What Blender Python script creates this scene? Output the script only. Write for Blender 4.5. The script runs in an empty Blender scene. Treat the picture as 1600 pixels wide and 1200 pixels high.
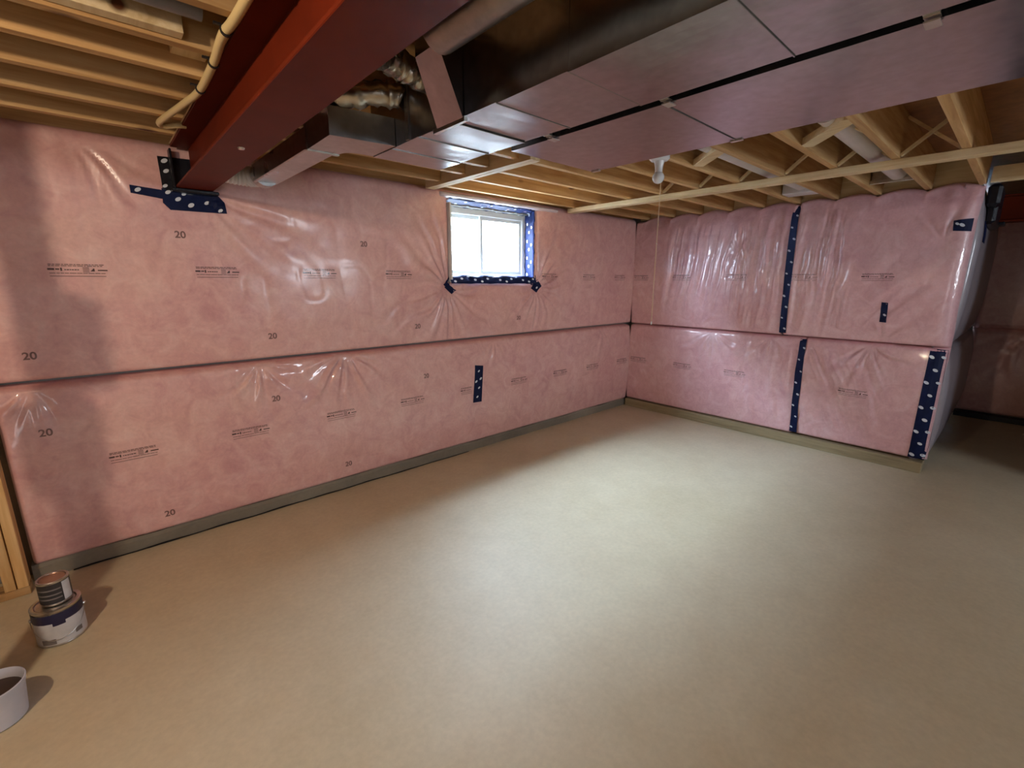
import bpy, math, random
import numpy as np
from mathutils import Matrix, Vector

random.seed(7)
S = bpy.context.scene
COL = S.collection
PI = math.pi

# ------------------------------------------------------------------ camera
YAW, PITCH, ROLL, F = 0.733878, 0.222071, 0.003038, 708.02
CAMH = 1.5
fw = np.array([math.sin(YAW)*math.cos(PITCH), math.cos(YAW)*math.cos(PITCH), -math.sin(PITCH)])
r0 = np.array([math.cos(YAW), -math.sin(YAW), 0.0])
u0 = np.cross(r0, fw)
r2 = r0*math.cos(ROLL) + u0*math.sin(ROLL)
u2 = -r0*math.sin(ROLL) + u0*math.cos(ROLL)
cam = bpy.data.cameras.new('camera')
cam_o = bpy.data.objects.new('camera', cam)
COL.objects.link(cam_o)
m = Matrix.Identity(4)
for i in range(3):
    m[i][0] = r2[i]; m[i][1] = u2[i]; m[i][2] = -fw[i]
m[2][3] = CAMH
cam_o.matrix_world = m
cam.sensor_fit = 'HORIZONTAL'
cam.sensor_width = 36.0
cam.lens = F/1600.0*36.0
cam.clip_start = 0.02
S.camera = cam_o

# ------------------------------------------------------------------ world, lights, exposure
S.view_settings.view_transform = 'Standard'
S.view_settings.look = 'None'
S.view_settings.gamma = 1.0
S.view_settings.use_curve_mapping = False
S.view_settings.exposure = 0.0

w = bpy.data.worlds.new('sky'); S.world = w
w.use_nodes = True
bg = w.node_tree.nodes['Background']
bg.inputs['Color'].default_value = (0.58, 0.77, 1.0, 1)
bg.inputs['Strength'].default_value = 345.0
# overcast sky: a little brighter overhead than near the horizon
_nt = w.node_tree
_tc = _nt.nodes.new('ShaderNodeTexCoord'); _sx = _nt.nodes.new('ShaderNodeSeparateXYZ')
_mr = _nt.nodes.new('ShaderNodeMapRange'); _mx = _nt.nodes.new('ShaderNodeMix'); _mx.data_type = 'RGBA'
_nt.links.new(_tc.outputs['Generated'], _sx.inputs[0]); _nt.links.new(_sx.outputs['Z'], _mr.inputs['Value'])
_mx.inputs[6].default_value = (0.205, 0.25, 0.315, 1); _mx.inputs[7].default_value = (0.615, 0.75, 0.945, 1)
_nt.links.new(_mr.outputs[0], _mx.inputs[0]); _nt.links.new(_mx.outputs[2], bg.inputs['Color'])

WY, WX = 3.135, 4.753          # face planes of the insulated back wall and right wall
Y_BUMP = 0.33                   # the right wall ends here and turns the corner
X_FAR = 7.25

def lamp(name, kind, loc, energy, color, size=0.1, size_y=None, rot=None, portal=False):
    l = bpy.data.lights.new(name, kind)
    l.energy = energy; l.color = color
    if kind == 'AREA':
        l.shape = 'RECTANGLE'; l.size = size; l.size_y = size_y or size
        if portal: l.cycles.is_portal = True
    else:
        l.shadow_soft_size = size
    o = bpy.data.objects.new(name, l); COL.objects.link(o)
    o.location = loc
    if rot: o.rotation_euler = rot
    return o

# daylight through the basement window (portal only guides sampling of the sky)
lamp('window_portal', 'AREA', (2.64, WY+0.24, 1.80), 1.0, (1, 1, 1), 1.0, 0.64, (-PI/2, 0, 0), True)
# warm bare bulb left of the steel beam, out of frame
lamp('warm_bulb', 'POINT', (-1.0, 0.9, 2.10), 72.0, (1.0, 0.79, 0.57), 0.035)
# window behind the photographer, plus an added unseen fill light left of it
lamp('rear_window_light', 'AREA', (3.30, -3.85, 1.75), 62.0, (0.80, 0.89, 1.0), 0.9, 0.7, (PI/2, 0, 0))
lamp('rear_fill_light', 'AREA', (-2.4, -3.85, 1.1), 40.0, (0.97, 0.97, 1.0), 1.5, 1.9, (PI/2, 0, 0))

# ------------------------------------------------------------------ helpers
ORI = {}

def rawobj(name, verts, faces, mat, parent=None, smooth=False):
    v = np.asarray(verts, dtype=float).reshape(-1, 3)
    lo, hi = v.min(0), v.max(0)
    org = (lo+hi)/2
    if parent is None: org[2] = lo[2]
    me = bpy.data.meshes.new(name)
    vl = v-org
    fl = [tuple(int(i) for i in f) for f in faces]
    me.from_pydata(vl.tolist(), [], fl)
    if smooth:
        me.polygons.foreach_set('use_smooth', [True]*len(me.polygons))
    for mm in (mat if isinstance(mat, (list, tuple)) else [mat]):
        me.materials.append(mm)
    me.update()
    o = bpy.data.objects.new(name, me)
    COL.objects.link(o)
    if parent is not None:
        o.parent = parent
        p = ORI[parent.name]
        o.location = org-p
    else:
        o.location = org
    ORI[o.name] = org
    return o

def empty(name, loc):
    o = bpy.data.objects.new(name, None); COL.objects.link(o)
    o.location = loc; o.empty_display_size = 0.05
    ORI[o.name] = np.array(loc, float)
    return o

def tag(o, label=None, cat=None, group=None, kind=None):
    if label: o['label'] = label
    if cat: o['category'] = cat
    if group: o['group'] = group
    if kind: o['kind'] = kind
    return o

class MB:
    def __init__(s): s.v = []; s.f = []
    def add(s, v, f):
        n = len(s.v); s.v += [tuple(p) for p in v]; s.f += [tuple(i+n for i in q) for q in f]; return s
    def box(s, x0, x1, y0, y1, z0, z1, b=0.0):
        if b <= 0:
            v = [(x, y, z) for z in (z0, z1) for y in (y0, y1) for x in (x0, x1)]
            f = [(0, 2, 3, 1), (4, 5, 7, 6), (0, 1, 5, 4), (2, 6, 7, 3), (0, 4, 6, 2), (1, 3, 7, 5)]
            return s.add(v, f)
        # chamfered box
        v = []; f = []
        X = (x0, x1); Y = (y0, y1); Z = (z0, z1); sg = (1, -1)
        idx = {}
        for i in (0, 1):
            for j in (0, 1):
                for k in (0, 1):
                    for a in range(3):
                        p = [X[i]+sg[i]*b, Y[j]+sg[j]*b, Z[k]+sg[k]*b]
                        p[a] = (X[i], Y[j], Z[k])[a]
                        idx[(i, j, k, a)] = len(v); v.append(tuple(p))
        def q(*t):
            f.append(tuple(idx[c] for c in t))
        for i in (0, 1):
            q((i, 0, 0, 0), (i, 1, 0, 0), (i, 1, 1, 0), (i, 0, 1, 0))
            q((0, i, 0, 1), (1, i, 0, 1), (1, i, 1, 1), (0, i, 1, 1))
            q((0, 0, i, 2), (1, 0, i, 2), (1, 1, i, 2), (0, 1, i, 2))
        for i in (0, 1):
            for j in (0, 1):
                q((i, j, 0, 0), (i, j, 1, 0), (i, j, 1, 1), (i, j, 0, 1))
                q((i, 0, j, 0), (i, 1, j, 0), (i, 1, j, 2), (i, 0, j, 2))
                q((0, i, j, 1), (1, i, j, 1), (1, i, j, 2), (0, i, j, 2))
                for k in (0, 1):
                    f.append((idx[(i, j, k, 0)], idx[(i, j, k, 1)], idx[(i, j, k, 2)]))
        return s.add(v, f)
    def prism(s, poly, z0, z1):
        n = len(poly)
        v = [(x, y, z0) for x, y in poly]+[(x, y, z1) for x, y in poly]
        f = [tuple(range(n)), tuple(range(2*n-1, n-1, -1))]
        f += [(i, (i+1) % n, n+(i+1) % n, n+i) for i in range(n)]
        return s.add(v, f)
    def tube(s, pts, r, seg=12, cap=True):
        P = [Vector(p) for p in pts]
        rr = r if isinstance(r, (list, tuple)) else [r]*len(P)
        v = []; f = []
        t0 = (P[1]-P[0]).normalized()
        ref = Vector((0, 0, 1)) if abs(t0.z) < 0.9 else Vector((1, 0, 0))
        nrm = (ref-t0*ref.dot(t0)).normalized()
        for i, p in enumerate(P):
            t = (P[min(i+1, len(P)-1)]-P[max(i-1, 0)]).normalized()
            nrm = (nrm-t*nrm.dot(t)).normalized()
            b = t.cross(nrm)
            for k in range(seg):
                a = 2*PI*k/seg
                v.append(tuple(p+(nrm*math.cos(a)+b*math.sin(a))*rr[i]))
        for i in range(len(P)-1):
            for k in range(seg):
                k2 = (k+1) % seg
                f.append((i*seg+k, i*seg+k2, (i+1)*seg+k2, (i+1)*seg+k))
        if cap:
            f.append(tuple(range(seg-1, -1, -1)))
            f.append(tuple((len(P)-1)*seg+k for k in range(seg)))
        return s.add(v, f)
    def lathe(s, prof, c, seg=32, axis='z'):
        v = []; f = []
        for (r, h) in prof:
            for k in range(seg):
                a = 2*PI*k/seg
                v.append((c[0]+r*math.cos(a), c[1]+r*math.sin(a), c[2]+h))
        n = len(prof)
        for i in range(n-1):
            for k in range(seg):
                k2 = (k+1) % seg
                f.append((i*seg+k, i*seg+k2, (i+1)*seg+k2, (i+1)*seg+k))
        if prof[0][0] > 1e-4: f.append(tuple(range(seg-1, -1, -1)))
        if prof[-1][0] > 1e-4: f.append(tuple((n-1)*seg+k for k in range(seg)))
        return s.add(v, f)
    def build(s, name, mat, parent=None, smooth=False):
        o = rawobj(name, s.v, s.f, mat, parent, smooth)
        if smooth:
            try: o.data.set_sharp_from_angle(angle=math.radians(40))
            except Exception: pass
        return o

def bx(name, x0, x1, y0, y1, z0, z1, mat, parent=None, b=0.0):
    return MB().box(x0, x1, y0, y1, z0, z1, b).build(name, mat, parent)

# ------------------------------------------------------------------ materials
def srgb(r, g, b):
    def c(x):
        x /= 255.0
        return x/12.92 if x <= 0.04045 else ((x+0.055)/1.055)**2.4
    return (c(r), c(g), c(b), 1.0)

def mat(name, col, rough=0.5, metal=0.0, coat=0.0, coat_r=0.1, spec=0.5):
    M = bpy.data.materials.new(name); M.use_nodes = True
    b = M.node_tree.nodes['Principled BSDF']
    b.inputs['Base Color'].default_value = col
    b.inputs['Roughness'].default_value = rough
    b.inputs['Metallic'].default_value = metal
    b.inputs['Coat Weight'].default_value = coat
    b.inputs['Coat Roughness'].default_value = coat_r
    b.inputs['Specular IOR Level'].default_value = spec
    return M, M.node_tree, b

def noise(nt, scale, detail=4, rough=0.55, vec=None, dist=0.0):
    n = nt.nodes.new('ShaderNodeTexNoise')
    n.inputs['Scale'].default_value = scale; n.inputs['Detail'].default_value = detail
    n.inputs['Roughness'].default_value = rough; n.inputs['Distortion'].default_value = dist
    if vec is not None: nt.links.new(vec, n.inputs['Vector'])
    return n

def ramp(nt, src, stops):
    r = nt.nodes.new('ShaderNodeValToRGB')
    e = r.color_ramp.elements
    while len(e) < len(stops): e.new(0.5)
    for i, (p, c) in enumerate(stops):
        e[i].position = p; e[i].color = c
    nt.links.new(src, r.inputs['Fac'])
    return r

def mapping(nt, scale, rot=(0, 0, 0), coord='Object'):
    t = nt.nodes.new('ShaderNodeTexCoord'); mp = nt.nodes.new('ShaderNodeMapping')
    mp.inputs['Scale'].default_value = scale; mp.inputs['Rotation'].default_value = rot
    nt.links.new(t.outputs[coord], mp.inputs['Vector'])
    return mp.outputs['Vector']

def mixc(nt, a, b, fac, mode='MIX'):
    x = nt.nodes.new('ShaderNodeMix'); x.data_type = 'RGBA'; x.blend_type = mode
    for sock, val in ((x.inputs[6], a), (x.inputs[7], b), (x.inputs[0], fac)):
        if hasattr(val, 'is_linked'): nt.links.new(val, sock)
        else: sock.default_value = val
    return x.outputs[2]

def bump(nt, b, h, strength=0.3, dist=0.01):
    n = nt.nodes.new('ShaderNodeBump')
    n.inputs['Strength'].default_value = strength; n.inputs['Distance'].default_value = dist
    nt.links.new(h, n.inputs['Height'])
    nt.links.new(n.outputs['Normal'], b.inputs['Normal'])
    return n

def mk_insulation(name='pink_insulation_in_plastic', film=0.0, stretch=(1, 1, 1), coat_r=0.2):
    M, nt, b = mat(name, srgb(205, 148, 138), 0.46, coat=0.65, coat_r=coat_r, spec=0.75)
    v = mapping(nt, (1, 1, 1))
    n1 = noise(nt, 2.6, 4, 0.55, v, 0.8); n2 = noise(nt, 9, 6, 0.6, v, 1.2); n3 = noise(nt, 60, 3, 0.6, v)
    c1 = ramp(nt, n1.outputs['Fac'], [(0.3, srgb(212, 156, 156)), (0.52, srgb(224, 174, 168)), (0.72, srgb(228, 184, 172))])
    c2 = ramp(nt, n2.outputs['Fac'], [(0.30, srgb(200, 142, 142)), (0.5, srgb(222, 172, 168)), (0.72, srgb(238, 204, 198))])
    c = mixc(nt, c1.outputs['Color'], c2.outputs['Color'], 0.5)
    c3 = ramp(nt, n3.outputs['Fac'], [(0.3, (0.90, 0.88, 0.88, 1)), (0.7, (1.04, 1.04, 1.04, 1))])
    c = mixc(nt, c, c3.outputs['Color'], 0.7, 'MULTIPLY')
    if film: c = mixc(nt, c, (1.04, 1.09, 1.24, 1), 1.0, 'MULTIPLY')  # bluish window sheen on the right wall film, mixed into the base colour
    nt.links.new(c, b.inputs['Base Color'])
    nb = noise(nt, 5, 5, 0.5, v, 0.6)
    bump(nt, b, nb.outputs['Fac'], 0.12, 0.03)
    if film:
        # loose film: fine crinkles that only the glossy top layer shows
        vs = mapping(nt, stretch)
        nf = noise(nt, 9, 4, 0.55, vs, 1.5)
        rf = ramp(nt, nf.outputs['Fac'], [(0.42, (0, 0, 0, 1)), (0.5, (1, 1, 1, 1)), (0.58, (0, 0, 0, 1))])
        nn = nt.nodes.new('ShaderNodeBump'); nn.inputs['Strength'].default_value = film; nn.inputs['Distance'].default_value = 0.012
        nt.links.new(rf.outputs['Color'], nn.inputs['Height']); nt.links.new(nn.outputs['Normal'], b.inputs['Coat Normal'])
        b.inputs['Coat Weight'].default_value = 1.0; b.inputs['Coat Roughness'].default_value = 0.035
    return M

def mk_wood(name, axis, c_lo, c_mid, c_hi, rough=0.6):
    M, nt, b = mat(name, c_mid, rough, spec=0.3)
    sc = {'x': (0.9, 14, 14), 'y': (14, 0.9, 14), 'z': (14, 14, 0.9)}[axis]
    oi = nt.nodes.new('ShaderNodeObjectInfo')
    tc = nt.nodes.new('ShaderNodeTexCoord')
    add = nt.nodes.new('ShaderNodeVectorMath'); add.operation = 'ADD'
    sc2 = nt.nodes.new('ShaderNodeVectorMath'); sc2.operation = 'SCALE'
    comb = nt.nodes.new('ShaderNodeCombineXYZ')
    for k in range(3): nt.links.new(oi.outputs['Random'], comb.inputs[k])
    nt.links.new(comb.outputs[0], sc2.inputs[0]); sc2.inputs['Scale'].default_value = 37.0
    nt.links.new(tc.outputs['Object'], add.inputs[0]); nt.links.new(sc2.outputs[0], add.inputs[1])
    mp = nt.nodes.new('ShaderNodeMapping'); mp.inputs['Scale'].default_value = sc
    nt.links.new(add.outputs[0], mp.inputs['Vector'])
    n = noise(nt, 2.2, 5, 0.6, mp.outputs['Vector'], 0.5)
    cr = ramp(nt, n.outputs['Fac'], [(0.28, c_lo), (0.5, c_mid), (0.72, c_hi)])
    # knots
    mp2 = nt.nodes.new('ShaderNodeMapping')
    mp2.inputs['Scale'].default_value = {'x': (2.6, 6, 6), 'y': (6, 2.6, 6), 'z': (6, 6, 2.6)}[axis]
    nt.links.new(add.outputs[0], mp2.inputs['Vector'])
    vo = nt.nodes.new('ShaderNodeTexVoronoi'); vo.inputs['Scale'].default_value = 1.0
    nt.links.new(mp2.outputs['Vector'], vo.inputs['Vector'])
    kr = ramp(nt, vo.outputs['Distance'], [(0.07, (1, 1, 1, 1)), (0.15, (0, 0, 0, 1))])
    c = mixc(nt, cr.outputs['Color'], srgb(92, 52, 26), kr.outputs['Color'])
    hs = nt.nodes.new('ShaderNodeHueSaturation')
    mth = nt.nodes.new('ShaderNodeMapRange'); mth.inputs['To Min'].default_value = 0.86; mth.inputs['To Max'].default_value = 1.12
    nt.links.new(oi.outputs['Random'], mth.inputs['Value']); nt.links.new(mth.outputs[0], hs.inputs['Value'])
    nt.links.new(c, hs.inputs['Color'])
    nt.links.new(hs.outputs['Color'], b.inputs['Base Color'])
    bump(nt, b, n.outputs['Fac'], 0.15, 0.003)
    return M

def mk_concrete(name, base, dark, light, rough=0.55, spec=0.35):
    M, nt, b = mat(name, base, rough, spec=spec)
    v = mapping(nt, (1, 1, 1))
    n1 = noise(nt, 0.9, 6, 0.6, v, 0.4); n2 = noise(nt, 45, 5, 0.6, v); n3 = noise(nt, 7, 5, 0.6, v)
    c1 = ramp(nt, n1.outputs['Fac'], [(0.3, dark), (0.5, base), (0.72, light)])
    c2 = ramp(nt, n2.outputs['Fac'], [(0.3, (0.93, 0.93, 0.93, 1)), (0.7, (1.04, 1.04, 1.04, 1))])
    c3 = ramp(nt, n3.outputs['Fac'], [(0.3, (0.96, 0.95, 0.94, 1)), (0.7, (1.03, 1.03, 1.03, 1))])
    c = mixc(nt, c1.outputs['Color'], c2.outputs['Color'], 1.0, 'MULTIPLY')
    c = mixc(nt, c, c3.outputs['Color'], 1.0, 'MULTIPLY')
    nt.links.new(c, b.inputs['Base Color'])
    bump(nt, b, n2.outputs['Fac'], 0.08, 0.004)
    return M

def mk_metal(name, col, rough, warp=0.1, var=0.12):
    M, nt, b = mat(name, col, rough, metal=1.0)
    v = mapping(nt, (1, 1, 1))
    n1 = noise(nt, 3.0, 3, 0.5, v, 0.3); n2 = noise(nt, 30, 4, 0.6, v)
    lo = tuple(x*(1-var) for x in col[:3])+(1,); hi = tuple(min(1, x*(1+var)) for x in col[:3])+(1,)
    c = ramp(nt, n2.outputs['Fac'], [(0.3, lo), (0.7, hi)])
    nt.links.new(c.outputs['Color'], b.inputs['Base Color'])
    rr = ramp(nt, n1.outputs['Fac'], [(0.3, (rough*0.8,)*3+(1,)), (0.7, (rough*1.25,)*3+(1,))])
    nt.links.new(rr.outputs['Color'], b.inputs['Roughness'])
    bump(nt, b, n1.outputs['Fac'], warp, 0.03)
    return M

def mk_plain(name, col, rough=0.5, coat=0.0, var=0.08, scale=8, bmp=0.0, metal=0.0, spec=0.5):
    M, nt, b = mat(name, col, rough, metal, coat, spec=spec)
    v = mapping(nt, (1, 1, 1))
    n = noise(nt, scale, 5, 0.6, v, 0.4)
    lo = tuple(x*(1-var) for x in col[:3])+(1,); hi = tuple(min(1, x*(1+var)) for x in col[:3])+(1,)
    c = ramp(nt, n.outputs['Fac'], [(0.3, lo), (0.7, hi)])
    nt.links.new(c.outputs['Color'], b.inputs['Base Color'])
    if bmp: bump(nt, b, n.outputs['Fac'], bmp, 0.01)
    return M

INS = mk_insulation()
INSL = mk_insulation('pink_insulation_in_tight_film', 0.0, (1, 1, 1), 0.07)
INSF = mk_insulation('pink_insulation_loose_film_sky_tint', 0.07, (1.0, 1.6, 0.55))
FLAP = mk_plain('clear_white_film', srgb(220, 206, 212), 0.35, coat=0.6, var=0.08, scale=6, bmp=0.3)
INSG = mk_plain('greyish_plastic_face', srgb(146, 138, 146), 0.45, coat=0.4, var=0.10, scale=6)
WOODX = mk_wood('spruce_joist', 'x', srgb(164, 122, 74), srgb(192, 152, 102), srgb(210, 176, 128))
WOODY = mk_wood('spruce_board_across', 'y', srgb(200, 172, 128), srgb(222, 198, 156), srgb(234, 214, 178))
WOODZ = mk_wood('spruce_stud', 'z', srgb(186, 140, 84), srgb(208, 164, 106), srgb(224, 186, 132))
OSB = mk_plain('subfloor_board', srgb(150, 104, 62), 0.7, var=0.25, scale=14)
CONC = mk_concrete('poured_concrete_floor', srgb(202, 190, 162), srgb(194, 181, 151), srgb(208, 198, 171))
CURB = mk_concrete('grey_concrete_curb', srgb(128, 120, 106), srgb(108, 100, 88), srgb(146, 138, 122), 0.7)
WALLC = mk_concrete('foundation_wall', srgb(140, 136, 130), srgb(120, 116, 110), srgb(156, 152, 146), 0.8)
PLATE = mk_wood('weathered_sill_plate', 'y', srgb(122, 108, 82), srgb(146, 132, 102), srgb(162, 148, 118))
STEEL = mk_plain('red_oxide_primer', srgb(98, 33, 15), 0.5, var=0.15, scale=5, bmp=0.05, spec=0.1)
DUCT = mk_metal('galvanized_sheet', (0.42, 0.41, 0.425, 1), 0.22, 0.10)
DUCTD = mk_metal('galvanized_sheet_dull', (0.42, 0.41, 0.40, 1), 0.30, 0.25)
FOIL = mk_metal('foil_sleeve', (0.55, 0.52, 0.47, 1), 0.28, 0.6)
TAPE = mk_plain('navy_sheathing_tape', srgb(20, 28, 62), 0.5, var=0.2, scale=20, bmp=0.15, spec=0.12)
TAPEW = mk_plain('white_tape_print', srgb(210, 214, 222), 0.4, var=0.05)
BLACKW = mk_plain('black_membrane', srgb(14, 15, 24), 0.35, var=0.3, scale=15, bmp=0.4)
VINYL = mk_plain('white_vinyl', srgb(228, 232, 232), 0.35, var=0.02)
PORC = mk_plain('white_porcelain', srgb(226, 230, 236), 0.25, coat=0.5, var=0.02)
PEX = mk_plain('cream_plastic_pipe', srgb(214, 190, 138), 0.4, var=0.05)
GREYP = mk_plain('grey_plastic_pipe', srgb(120, 118, 122), 0.35, var=0.08)
WHITEP = mk_plain('white_plastic_pipe', srgb(210, 208, 212), 0.3, var=0.05)
CLAMP = mk_plain('black_pipe_clamp', srgb(24, 20, 20), 0.5)
CORD = mk_plain('tan_cord', srgb(206, 180, 150), 0.7)
TIN = mk_metal('tin_plate', (0.62, 0.58, 0.54, 1), 0.32, 0.1)
CANW = mk_plain('white_paper_label', srgb(206, 206, 210), 0.45, var=0.10, scale=18)
CANB = mk_plain('navy_label_band', srgb(34, 30, 62), 0.45, var=0.1)
CANK = mk_plain('black_label', srgb(46, 42, 44), 0.4, var=0.3, scale=25)
CANG = mk_plain('grey_label_patch', srgb(120, 112, 110), 0.5, var=0.15)
LIDP = mk_plain('copper_tinted_lid', srgb(190, 152, 130), 0.35, var=0.1, metal=0.6)
TUBW = mk_plain('translucent_white_tub', srgb(196, 196, 206), 0.4, var=0.08)
TUBD = mk_plain('dark_brown_residue', srgb(66, 50, 44), 0.6, var=0.25)
GLASS, gnt, gb = mat('window_glass', (1, 1, 1, 1), 0.0)
gnt.nodes.remove(gb)
gt = gnt.nodes.new('ShaderNodeBsdfTransparent'); gg = gnt.nodes.new('ShaderNodeBsdfGlossy'); gm = gnt.nodes.new('ShaderNodeMixShader')
gt.inputs['Color'].default_value = (0.95, 0.98, 0.98, 1); gg.inputs['Roughness'].default_value = 0.02
gm.inputs[0].default_value = 0.06
gnt.links.new(gt.outputs[0], gm.inputs[1]); gnt.links.new(gg.outputs[0], gm.inputs[2])
gnt.links.new(gm.outputs[0], gnt.nodes['Material Output'].inputs['Surface'])
INK, int_, ib = mat('printed_ink', srgb(74, 46, 44), 0.35, coat=0.5)
ib.inputs['Alpha'].default_value = 0.88
INKF, int2, ib2 = mat('faded_ink', srgb(96, 62, 56), 0.35, coat=0.5)
ib2.inputs['Alpha'].default_value = 0.6
SIDING = mk_plain('pale_siding', srgb(225, 226, 226), 0.7, var=0.04)
DOWNP = mk_plain('grey_downpipe', srgb(40, 58, 62), 0.7)
SOIL = mk_plain('gravel_ground', srgb(160, 156, 148), 0.9, var=0.2, scale=30)

# ------------------------------------------------------------------ room shell
X_L, Y_R = -4.0, -4.0
ZC = 2.43      # underside of subfloor
tag(bx('floor', X_L-0.2, X_FAR+0.3, Y_R-0.2, WY+0.2, -0.15, 0.0, CONC), 'smooth pale grey-beige concrete floor', kind='structure')
ceiling = tag(bx('ceiling', X_L-0.2, X_FAR+0.3, Y_R-0.2, WY+0.22, ZC, ZC+0.04, OSB), 'open joist ceiling with bare subfloor', kind='structure')

# back wall with the window hole
wx0, wx1, wz0, wz1 = 2.165, 3.115, 1.515, 2.105
YB = WY+0.09
bw = MB()
bw.box(X_L, wx0, YB, YB+0.13, 0, ZC); bw.box(wx1, X_FAR+0.2, YB, YB+0.13, 0, ZC)
bw.box(wx0, wx1, YB, YB+0.13, 0, wz0); bw.box(wx0, wx1, YB, YB+0.13, wz1, ZC)
tag(bw.build('wall_back', WALLC), 'concrete foundation wall behind the window wall insulation', kind='structure')
tag(bx('wall_right', WX+0.15, X_FAR+0.2, Y_BUMP+0.11, YB, 0, ZC, WALLC), 'concrete wall behind the insulation right of the corner', kind='structure')
tag(bx('wall_far', X_FAR+0.11, X_FAR+0.3, Y_R, Y_BUMP+0.09, 0, ZC, WALLC), 'concrete wall at the far right', kind='structure')
tag(bx('wall_rear', X_L, X_FAR+0.2, Y_R-0.2, Y_R, 0, ZC, WALLC), 'wall behind the photographer', kind='structure')
tag(bx('wall_side', X_L-0.2, X_L, Y_R, YB, 0, ZC, WALLC), 'far left side wall', kind='structure')
tag(bx('wall_light_block', 4.95, 5.07, Y_R, -0.95, 0, ZC, WALLC), 'added unseen wall that keeps the rear light off the far right wall', kind='structure')  # added out of view to block rear light from the far right area

# ------------------------------------------------------------------ insulation surfaces
rng = np.random.default_rng(3)
def vnoise(u, v, sc, seed):
    r = np.random.default_rng(seed)
    G = r.random((97, 97))
    x = (u*sc) % 96; y = (v*sc) % 96
    xi = np.floor(x).astype(int) % 96; yi = np.floor(y).astype(int) % 96
    fx = x-np.floor(x); fy = y-np.floor(y)
    fx = fx*fx*fx*(fx*(fx*6-15)+10); fy = fy*fy*fy*(fy*(fy*6-15)+10)
    a = G[xi, yi]; b = G[xi+1, yi]; c = G[xi, yi+1]; d = G[xi+1, yi+1]
    return (a*(1-fx)+b*fx)*(1-fy)+(c*(1-fx)+d*fx)*fy-0.5

def sstep(a, b, x):
    t = np.clip((x-a)/(b-a), 0, 1); return t*t*(3-2*t)

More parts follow.
